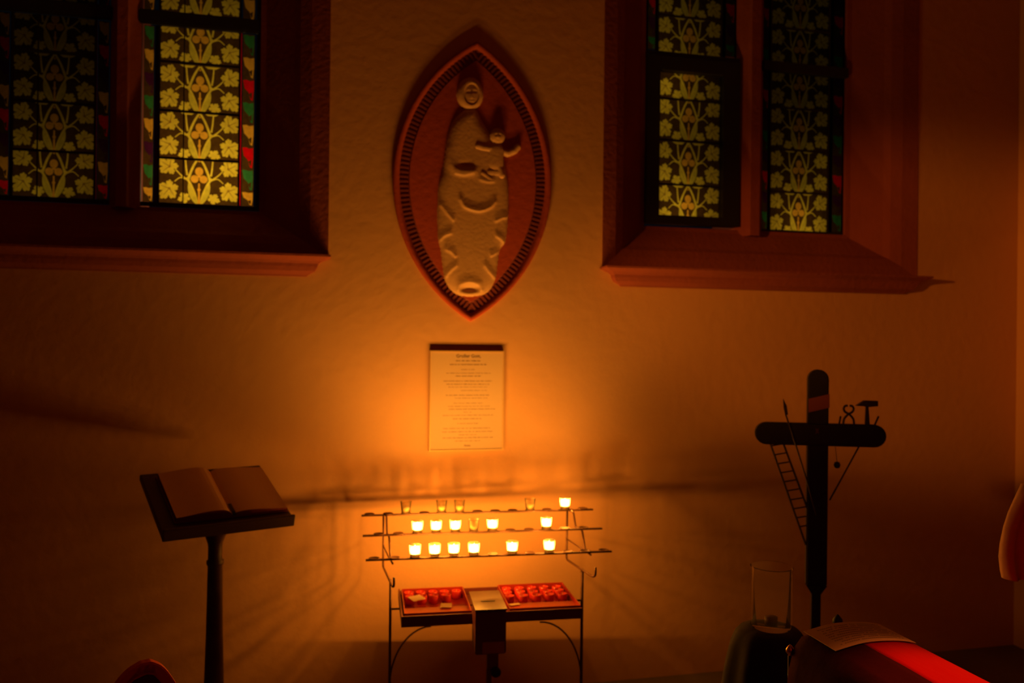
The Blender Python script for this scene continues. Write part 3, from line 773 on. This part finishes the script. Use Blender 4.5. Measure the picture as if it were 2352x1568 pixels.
for (x0, x1, side) in ((lx0, lx1, 'left'), (rx0, rx1, 'right')):
    for j in range(3 if side == 'right' else 2):
        for i in range(5):
            if side == 'left' and j == 1 and i in (4,): continue
            px = x0+.030+(x1-x0-.060)*i/4+random.uniform(-.003, .003); ty = .115+j*.048+random.uniform(-.003, .003)
            w = Vector((RO.x, RO.y, 0))+ru*px+rv*ty+Vector((0, 0, bmz+.0035))
            lab = 'new red candle cup, %s from the left in the %s row of the %s box' % (ordn[i], ['rear', 'second', 'third'][j], side)
            if rc is None:
                rc = thing('red_candle_cup', lab, 'candle', w, 0, 'new red candle cups in the boxes'); obj('cup', me_rc, None, rc)
                bm = bmesh.new(); tube(bm, [(0, 0, .026), (.001, 0, .036)], .001, 6); fix(bm); obj('wick', bm, m_page, rc)
            else: dup(rc, w, lab)
def card(px, py, t, w, d, rz, lab, tilt=.12):
    p = RK(px, py, t); bm = bmesh.new(); box(bm, -w/2, w/2, -d/2, d/2, 0, .0008)
    bmesh.ops.rotate(bm, verts=bm.verts[:], cent=(0, 0, 0), matrix=Matrix.Rotation(tilt, 3, 'X'))
    o = obj('paper_card', bm, m_page); o.location = Vector((RO.x, RO.y, 0))+ru*p.x+rv*t+Vector((0, 0, p.z)); o.rotation_euler = (0, 0, RA+rz); tag(o, lab, 'card', 'paper cards lying in the red boxes')
zcard = bmz+.0375
def cardz(px, t, w, d, rz, lab, z, tilt=.1):
    p = RK(px, 1370, t); bm = bmesh.new(); box(bm, -w/2, w/2, -d/2, d/2, 0, .0008)
    bmesh.ops.rotate(bm, verts=bm.verts[:], cent=(0, 0, 0), matrix=Matrix.Rotation(tilt, 3, 'X'))
    o = obj('paper_card', bm, m_page); o.location = Vector((RO.x, RO.y, 0))+ru*p.x+rv*t+Vector((0, 0, z)); o.rotation_euler = (0, 0, RA+rz); tag(o, lab, 'card', 'paper cards lying in the red boxes')
cardz(957, .20, .056, .048, .5, 'pale paper card resting on the candle cups at the left end', zcard+.001)
cardz(1025, .275, .044, .045, -.15, 'pale paper card lying near the front of the left box', bmz+.029, .03)
cardz(1182, .295, .042, .02, .2, 'small paper strip lying in the right box beside the offering box', bmz+.027, 0)

# ================================================================== lectern with open book
lc = Vector((-.389, 3.175, 1.013)); LY, LT, lw, ll = .377, .335, .455, .432
lect = thing('lectern', 'dark wooden lectern with slanted top holding the open book, left of the candles', 'lectern', (lc.x, lc.y, 0), LY)
TR = Matrix.Translation((0, 0, lc.z)) @ Matrix.Rotation(LT, 4, 'X')
def slant(bm): bm.transform(TR); return bm
bm = bevbox(-lw/2, lw/2, -ll/2, ll/2, -.026, 0, .005); obj('desk_board', slant(bm), m_wood, lect)
bm = bevbox(-lw/2, lw/2, -ll/2-.014, -ll/2, -.026, .018, .004); obj('book_ledge', slant(bm), m_wood, lect)
bm = bmesh.new(); prism(bm, [(-.07, -.026), (.07, -.026), (.035, -.075), (-.035, -.075)], -.06, .06); slant(bm); fix(bm); obj('support_block', bm, m_wood, lect)
bm = bmesh.new(); lathe(bm, [(.060, -.060), (.060, -.105), (.052, -.125), (.036, -.150), (.027, -.175), (.0255, -.19), (.0255, -.235), (.031, -.24), (.031, -.252), (.0265, -.26), (.030, -.5), (.038, -.80), (.042, -.93), (.052, -.95), (.052, -.965)], 28, (0, 0, lc.z)); fix(bm)
obj('column', bm, m_wood, lect, True)
bm = bmesh.new(); lathe(bm, [(.05, .07), (.06, .055), (.17, .03), (.19, .02), (.19, 0), (.001, 0)], 32); fix(bm); obj('base', bm, m_wood, lect, True)
# book: u across, v up the slope, on the board
bk = thing('open_book', 'open book with red page edges and a dark ribbon, lying on the lectern', 'book', (lc.x, lc.y, lc.z), LY)
TB = Matrix.Rotation(LT, 4, 'X')
u0, ug, u1 = -lw/2+.055, -lw/2+.245, lw/2-.010; v0, v1 = -ll/2+.055, ll/2-.045
bm = bmesh.new(); box(bm, u0-.006, u1+.004, v0-.006, v1+.006, .0015, .0045); bm.transform(TB); obj('cover', bm, m_cover, bk)
def block(name, ua, ub, h, bulge):
    n = 14; top = []
    for i in range(n+1):
        s = i/n                                              # 0 at the outer edge, 1 at the gutter
        z = h*(.80+.20*s)+bulge*math.sin(math.pi*min(1, s**1.6))**1.0
        if s > .9: z = z-(z-.010)*((s-.9)/.1)**1.5
        top.append((ua+(ub-ua)*s, z))
    bm = bmesh.new(); pol = [(ua, .0046)]+top+[(ub, .0046)]
    loft(bm, [[(a, v0, b) for a, b in pol], [(a, v1, b) for a, b in pol]]); fix(bm)
    for f in bm.faces:
        c = f.calc_center_median()
        f.material_index = 1 if (abs(f.normal.y) > .9 or (abs(f.normal.x) > .95 and abs(c.x-ua) < .002)) else 0
    bm.transform(TB); obj(name, bm, [m_page, m_cover], bk)
block('page_block', u0, ug, .026, .010); block('page_block', u1, ug, .018, .006)
bm = bmesh.new(); pts = [(ug+.004, v0+.062, .019), (ug+.003, v0+.03, .020), (ug+.004, v0+.004, .020), (ug+.006, v0-.008, .010)]
for a, b in zip(pts, pts[1:]):
    loft(bm, [[(a[0]-.006, a[1], a[2]), (a[0]+.006, a[1], a[2]), (a[0]+.006, a[1], a[2]+.001), (a[0]-.006, a[1], a[2]+.001)], [(b[0]-.006, b[1], b[2]), (b[0]+.006, b[1], b[2]), (b[0]+.006, b[1], b[2]+.001), (b[0]-.006, b[1], b[2]+.001)]])
fix(bm); bm.transform(TB); obj('ribbon', bm, m_iron, bk)

# ================================================================== standing passion cross
KA = math.radians(-22); KO = onD(1877, 1000, 3.0); ku = Vector((math.cos(KA), math.sin(KA), 0)); kn = Vector((math.sin(KA), -math.cos(KA), 0))
cross = thing('passion_cross', 'dark standing cross hung with ladder, lance, pincers and hammer, before the right wall', 'cross', (KO.x, KO.y, 0), KA)
def KX(px, py): p = onP(px, py, KO, kn)-Vector((KO.x, KO.y, 0)); return (p.dot(ku), p.z)
def caps(pts_l, pts_r, r, n=8):
    return pts_l+pts_r
def rounded(a, b, w, ra=True, rb=True, n=10):
    """bar between points a and b of width w with rounded ends, as polygon"""
    a = Vector(a); b = Vector(b); t = (b-a).normalized(); nn = Vector((-t.y, t.x)); out = []; h = w/2
    ends = [(b, t, rb), (a, -t, ra)]
    for (c, d, rd) in ends:
        m_ = Vector((-d.y, d.x))
        if rd:
            cc = c-d*h
            for i in range(n+1): th = -math.pi/2+math.pi*i/n; out.append(tuple(cc+d*h*math.cos(th)+m_*h*math.sin(th)))
        else: out += [tuple(c-m_*h), tuple(c+m_*h)]
    return out
def part2d(name, polyg, y0, y1, m, root=cross, bev=0):
    bm = bmesh.new(); prism(bm, polyg, y0, y1); fix(bm)
    if bev: bmesh.ops.bevel(bm, geom=[e for e in bm.edges if len(e.link_faces) == 2 and e.calc_face_angle(0) > .8], offset=bev, segments=2, affect='EDGES')
    return obj(name, bm, m, root)
top = KX(1877, 848); bl = KX(1873, 1342); wv = KX(1902, 1100)[0]-KX(1854, 1100)[0]
xc = (KX(1877, 900)[0]+KX(1875, 1300)[0])/2
zb = bl[1]; zn = KX(1873, 1362)[1]
pv = rounded((xc, zb), (xc, top[1]), wv, False, True)
pv = [p for p in pv]
part2d('upright', pv, -.016, .016, m_black, bev=.004)
nw = KX(1883, 1400)[0]-KX(1862, 1400)[0]
bm = bmesh.new(); loft(bm, [[(xc-w/2, -d, z), (xc+w/2, -d, z), (xc+w/2, d, z), (xc-w/2, d, z)] for w, d, z in ((wv, .016, zb), (nw, .012, zn), (nw, .012, .03))]); fix(bm); obj('shaft', bm, m_black, cross)
bm = bmesh.new(); lathe(bm, [(.03, .05), (.10, .03), (.13, .02), (.13, 0), (.001, 0)], 28, (xc, 0, 0)); fix(bm); obj('foot_plate', bm, m_black, cross, True)
al, ar = KX(1733, 993), KX(2033, 1001); za = (al[1]+ar[1])/2; wa = KX(1800, 968)[1]-KX(1800, 1019)[1]
part2d('crossbar', rounded((al[0], za), (ar[0], za), wa), -.020, .012, m_black, bev=.004)
# slanting scroll on the upper arm
a, b, c, d = KX(1855, 915), KX(1903, 904), KX(1903, 935), KX(1855, 946)
part2d('scroll', [a, b, c, d], -.0175, -.0158, mat('scroll', (.26, .06, .06), .6))
def stick(name, pts, r, y=-.024, m=m_tool, parent=cross):
    bm = bmesh.new(); tube(bm, [(KX(*p)[0], y, KX(*p)[1]) for p in pts], r, 8); fix(bm); return obj(name, bm, m, parent, True)
lance = stick('lance', [(1802, 950), (1825, 1020), (1850, 1100), (1872, 1180)], .0032)
a = KX(1797, 915); b = KX(1806, 945); c = KX(1799, 948)
part2d('lance_head', [KX(1796, 914), KX(1804, 930), KX(1807, 950), KX(1801, 953), KX(1797, 934)], -.028, -.020, m_tool)
# ladder
bm = bmesh.new()
la_, lb_ = (1768, 1016), (1850, 1250); ra_, rb_ = (1798, 1016), (1868, 1205)
for p, q in ((la_, lb_), (ra_, rb_)): tube(bm, [(KX(*p)[0], -.006, KX(*p)[1]), (KX(*q)[0], -.006, KX(*q)[1])], .0042, 6)
ladder = obj('ladder', fix(bm), m_tool, cross)
bm = bmesh.new()
for i in range(10):
    s = (i+.35)/10.2; yy = 1016+s*210
    xa = 1768+(yy-1016)*82/234; xb = 1798+(yy-5-1016)*70/189
    if xb > 1862: xb = 1862
    tube(bm, [(KX(xa, yy)[0], -.006, KX(xa, yy)[1]), (KX(xb, yy-5)[0], -.006, KX(xb, yy-5)[1])], .0028, 6)
obj('rungs', fix(bm), m_tool, ladder)
stick('sponge_reed', [(1976, 1018), (1905, 1148)], .0030, -.004)
bm = bmesh.new(); p = KX(1922, 1067); lathe(bm, [(.001, -.013), (.009, -.010), (.0125, 0), (.009, .010), (.001, .013)], 14, (p[0], -.004, p[1])); fix(bm); obj('hanging_purse', bm, m_tool, cross, True)
stick('purse_cord', [(1918, 1025), (1922, 1060)], .0010, -.004)
# pincers: two curved arms crossing at a pivot, open ring jaws
bm = bmesh.new()
for s in (-1, 1):
    pts = [(1948+s*13, 976), (1948+s*11, 962), (1948+s*4, 953), (1948-s*1, 949), (1948-s*8, 945), (1948-s*11, 938), (1948-s*8, 932), (1948-s*2, 931)]
    tube(bm, smoothpath([(KX(*q)[0], -.008+s*.002, KX(*q)[1]) for q in pts], 4), .0042, 8)
obj('pincers', fix(bm), m_tool, cross, True)
hm = part2d('hammer', [KX(1985, 976), KX(1996, 976), KX(1993, 932), KX(1987, 932)], -.012, -.002, m_tool)
part2d('hammer_head', [KX(1964, 931), KX(1983, 919), KX(2014, 920), KX(2014, 932), KX(1990, 934), KX(1980, 932)], -.017, .003, m_tool, hm)
stick('nail', [(1926, 976), (1930, 955)], .0035, -.006); stick('nail', [(2006, 980), (2017, 955)], .0035, -.006)
# small brass ornament where the beams cross
bm = bmesh.new(); q = KX(1874, 988)
prism(bm, [(q[0]+r_*math.cos(a_), q[1]+1.7*r_*math.sin(a_)) for r_, a_ in [((.010 if k % 2 else .0035), k*math.pi/4) for k in range(8)]], -.024, -.020); fix(bm); obj('star_ornament', bm, mat('worn_metal', (.16, .08, .08), .35, metal=.7), cross)

# ================================================================== red draped desk with a sheet of paper
yf = onD(1990, 1434, 1.95).y
def DX(px, py, y=None): p = onY(px, py, yf if y is None else y); return p.x, p.z
pA, pM, pB = DX(1848, 1455), DX(1975, 1433), DX(2024, 1438)
desk = thing('draped_desk', 'long desk covered with a bright red cloth in the lower right foreground', 'desk', ((pA[0]+pB[0])/2, yf-.6, 0))
dx_, dy_ = desk.location.x, desk.location.y
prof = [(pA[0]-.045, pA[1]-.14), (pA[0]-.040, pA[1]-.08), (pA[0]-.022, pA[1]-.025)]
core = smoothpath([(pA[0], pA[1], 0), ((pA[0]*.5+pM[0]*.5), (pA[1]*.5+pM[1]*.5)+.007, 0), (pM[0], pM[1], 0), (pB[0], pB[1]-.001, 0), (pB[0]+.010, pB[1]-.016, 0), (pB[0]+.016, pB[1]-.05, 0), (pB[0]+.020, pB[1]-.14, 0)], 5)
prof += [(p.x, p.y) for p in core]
bm = bmesh.new(); rings = []
N = 40
for k in range(N+1):
    y = yf+.012-(yf-.30)*k/N; rr = []
    for i, (x, z) in enumerate(prof):
        s = i/len(prof); wv_ = .0025*math.sin(k*1.1+i*.35)*math.sin(i*.5) + (.006*math.sin(k*.9+1)*(1 if z < pA[1]-.05 else 0))
        e = 1.0
        rr.append((x-dx_+(wv_ if z < pA[1]-.02 else 0), y-dy_, z+wv_*.4-(.012 if k == 0 else 0)))
    rings.append(rr)
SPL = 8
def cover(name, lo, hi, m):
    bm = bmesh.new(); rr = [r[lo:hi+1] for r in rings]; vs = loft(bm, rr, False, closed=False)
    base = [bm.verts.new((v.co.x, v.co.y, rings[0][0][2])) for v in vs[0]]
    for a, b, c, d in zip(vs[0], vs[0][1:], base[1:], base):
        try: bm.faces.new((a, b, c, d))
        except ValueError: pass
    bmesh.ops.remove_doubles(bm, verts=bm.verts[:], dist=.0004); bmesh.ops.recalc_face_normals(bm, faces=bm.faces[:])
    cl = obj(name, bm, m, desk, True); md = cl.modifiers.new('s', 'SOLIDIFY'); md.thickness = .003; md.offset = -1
cover('shaded_side_cloth', 0, SPL, mat('shaded_red_cloth', (.045, .005, .007), .9, bump=.5, bscale=18, spec=.05))  # left part of the red cover, its shade put into a darker colour
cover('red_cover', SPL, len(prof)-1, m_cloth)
bm = bmesh.new(); box(bm, prof[0][0]-dx_+.045, prof[-1][0]-dx_-.018, .30-dy_, yf-dy_, .05, pA[1]-.035); obj('desk_body', bm, m_wood, desk)
bm = bmesh.new(); box(bm, prof[0][0]-dx_-.01, prof[-1][0]-dx_, .27-dy_, yf+.02-dy_, 0, .05); obj('plinth', bm, m_wood, desk)
# paper sheet following the curve of the top
yn = yf/1.075; top_ = [q for q in prof if q[1] > pA[1]-.001 or q == (pA[0], pA[1])]
arcp = [(p.x, p.y) for p in core if p.x <= pB[0]+.0005]
bm = bmesh.new()
loft(bm, [[(x, y, z+.0045) for x, z in arcp]+[(x, y, z+.0035) for x, z in arcp[::-1]] for y in (yf+.004, (yf+yn)/2, yn)]); fix(bm)
sh = obj('paper_sheet', bm, m_page); tag(sh, 'curled sheet of printed paper lying on the far end of the red cloth', 'paper')
bm = bmesh.new()
for r_ in range(9):
    y = yf-.012-(yf-yn-.03)*r_/8
    for i in range(2, len(arcp)-3):
        (xa, za_), (xb, zb_) = arcp[i], arcp[i+1]
        for k in range(3):
            if random.random() < .15: continue
            s0, s1 = k/3+.03, k/3+.26
            q = [(xa+(xb-xa)*s, za_+(zb_-za_)*s+.0048) for s in (s0, s1)]
            loft(bm, [[(q[0][0], y-.0022, q[0][1]), (q[1][0], y-.0022, q[1][1]), (q[1][0], y, q[1][1]), (q[0][0], y, q[0][1])], [(q[0][0], y-.0022, q[0][1]+.0003), (q[1][0], y-.0022, q[1][1]+.0003), (q[1][0], y, q[1][1]+.0003), (q[0][0], y, q[0][1]+.0003)]])
fix(bm); obj('print_lines', bm, mat('faded_ink', (.40, .28, .2), .9), sh)
# corner posts of the desk with knobs
def knob(px, py, depth, r, m, name):
    p = onD(px, py, depth); bm = bmesh.new(); lathe(bm, [(.001, -r*1.3), (r*.45, -r*1.25), (r*.5, -r*.9), (r, -r*.2), (r*.9, r*.5), (r*.35, r*1.2), (.001, r*1.45)], 18, (p.x-dx_, p.y-dy_, p.z)); fix(bm); obj(name, bm, m, desk, True)
    bm = bmesh.new(); lathe(bm, [(r*.5, .0), (r*.5, p.z-r*1.2)], 12, (p.x-dx_, p.y-dy_, 0)); fix(bm); obj('corner_post', bm, m_wood, desk, True)
knob(1815, 1494, 1.93, .0105, m_brass, 'brass_knob')
knob(1924, 1427, 2.08, .013, m_iron, 'dark_knob')

# ================================================================== draped round stand and glass vase
sp = onD(1768, 1440, 2.36)
bm = bmesh.new(); n = 64; rings = []
for r, z, wv_ in ((.001, 0, 0), (.055, 0, 0), (.085, -.006, .001), (.100, -.024, .002), (.112, -.055, .004), (.126, -.12, .006), (.145, -.25, .008), (.155, -.45, .010), (.160, -sp.z+.01, .012)):
    rings.append([((r+wv_*math.sin(9*a_))*math.cos(a_), (r+wv_*math.sin(9*a_))*math.sin(a_), z+sp.z) for a_ in [2*math.pi*i/n for i in range(n)]])
loft(bm, rings); fix(bm)
st = obj('draped_stand', bm, m_dkcloth, None, True); st.location = (sp.x+.0, sp.y, 0)
tag(st, 'low round stand under a black cloth between the candles and the cross', 'stand')
vs_ = thing('glass_vase', 'clear cylindrical glass vase standing on the black draped stand', 'vase', (sp.x+.004, sp.y, sp.z+.0005))
H_ = .177; rv_ = .058
bm = bmesh.new(); lathe(bm, [(.001, 0), (rv_*.92, 0), (rv_, .006), (rv_, H_-.003), (rv_+.0025, H_), (rv_, H_+.002), (rv_-.003, H_-.003), (rv_-.003, .012), (.001, .010)], 40, cap=False); fix(bm)
obj('vase_body', bm, m_glass, vs_, True)
bm = bmesh.new(); lathe(bm, [(.001, .0105), (.018, .0105), (.019, .030), (.001, .031)], 20, cap=True); fix(bm); obj('candle_stub', bm, mat('dark_stub', (.08, .03, .03), .6), vs_, True)

# ================================================================== pale cloth at the right edge
hc = onD(2352, 1225, 1.9)
HA = math.radians(-13.1); hu = Vector((math.cos(HA), math.sin(HA), 0)); hn = Vector((math.sin(HA), -math.cos(HA), 0))
hs = thing('cloth_stand', 'dark wooden stand with a pale cloth hung over it at the right edge', 'stand', (hc.x, hc.y, 0), HA)
def HX(px, py): p = onP(px, py, hc, hn)-Vector((hc.x, hc.y, 0)); return (p.dot(hu), p.z)
lefts = [(2352, 1112), (2338, 1142), (2322, 1178), (2311, 1212), (2303, 1250), (2300, 1280), (2303, 1310), (2307, 1329)]
bm = bmesh.new(); rings = []
for (x, y) in lefts:
    s, z = HX(x, y); rgt = HX(2560, y)[0]; row = []
    nn = 28
    for i in range(nn+1):
        q = s+(rgt-s)*i/nn; dpt = -.010*math.sin(i*1.25)-.012*min(1, i/2)-.004*math.sin(i*.6+z*30)
        row.append((q, dpt, z))
    for i in range(nn, -1, -1):
        q = s+(rgt-s)*i/nn; row.append((q, .012-.010*math.sin(i*1.25)*.6, z))
    rings.append(row)
loft(bm, rings); fix(bm); obj('hanging_cloth', bm, m_pale, hs, True)
bm = bmesh.new(); a = HX(2400, 1200)[0]; b = HX(2540, 1200)[0]; zt_ = HX(2400, 1330)[1]
for x in (a, b): box(bm, x-.014, x+.014, .022, .05, .03, HX(2400, 1120)[1])
box(bm, a-.014, b+.014, .022, .05, HX(2400, 1140)[1], HX(2400, 1120)[1]); obj('stand_frame', bm, m_wood, hs)
bm = bmesh.new()
for x in (a, b): box(bm, x-.02, x+.02, -.15, .2, 0, .03)
obj('stand_foot', bm, m_wood, hs)

# ================================================================== chair at the lower left
pk = onD(334, 1516, 1.95)
CA_ = math.radians(20)
ch = thing('chair', 'red painted wooden chair with a pointed arched back, lower left corner', 'chair', (pk.x, pk.y, 0), CA_)
def arch(zt_, zb_, hw, n=14):
    pts = []
    for i in range(-n, n+1):
        s = abs(i)/n; x = hw*(s**.62)*(1 if i > 0 else -1); pts.append((x, zt_-(zt_-zb_)*s))
    return pts
bm = bmesh.new(); out_ = smoothpath([(-.19, 0, .46), (-.165, 0, pk.z-.22), (-.115, 0, pk.z-.115), (-.055, 0, pk.z-.030), (-.018, 0, pk.z-.005), (0, 0, pk.z-.002), (.018, 0, pk.z-.005), (.050, 0, pk.z-.035), (.10, 0, pk.z-.13), (.15, 0, pk.z-.25), (.19, 0, .46)], 5)
rr = []
for i, p in enumerate(out_):
    t = (out_[min(i+1, len(out_)-1)]-out_[max(i-1, 0)]).normalized(); n_ = Vector((t.z, 0, -t.x))
    rr.append([p+n_*0+Vector((0, -.014, 0)), p+n_*.026+Vector((0, -.014, 0)), p+n_*.026+Vector((0, .014, 0)), p+Vector((0, .014, 0))])
loft(bm, rr); fix(bm); bmesh.ops.bevel(bm, geom=[e for e in bm.edges if len(e.link_faces) == 2 and e.calc_face_angle(0) > 1], offset=.003, segments=2, affect='EDGES')
obj('back_frame', bm, m_chair, ch)
inner = [(p.x*.86, p.z-.020) for p in out_]
bm = bmesh.new(); prism(bm, inner, -.004, .004); fix(bm); obj('back_panel', bm, mat('chair_panel', (.12, .015, .012), .6), ch)
bm = bevbox(-.21, .21, -.40, .02, .42, .46, .008); obj('seat', bm, m_wood, ch)
for sx in (-.18, .18):
    for sy in (-.37, -.01):
        bm = bmesh.new(); lathe(bm, [(.014, 0), (.018, .2), (.02, .42)], 12, (sx, sy, 0)); fix(bm); obj('leg', bm, m_chair, ch, True)
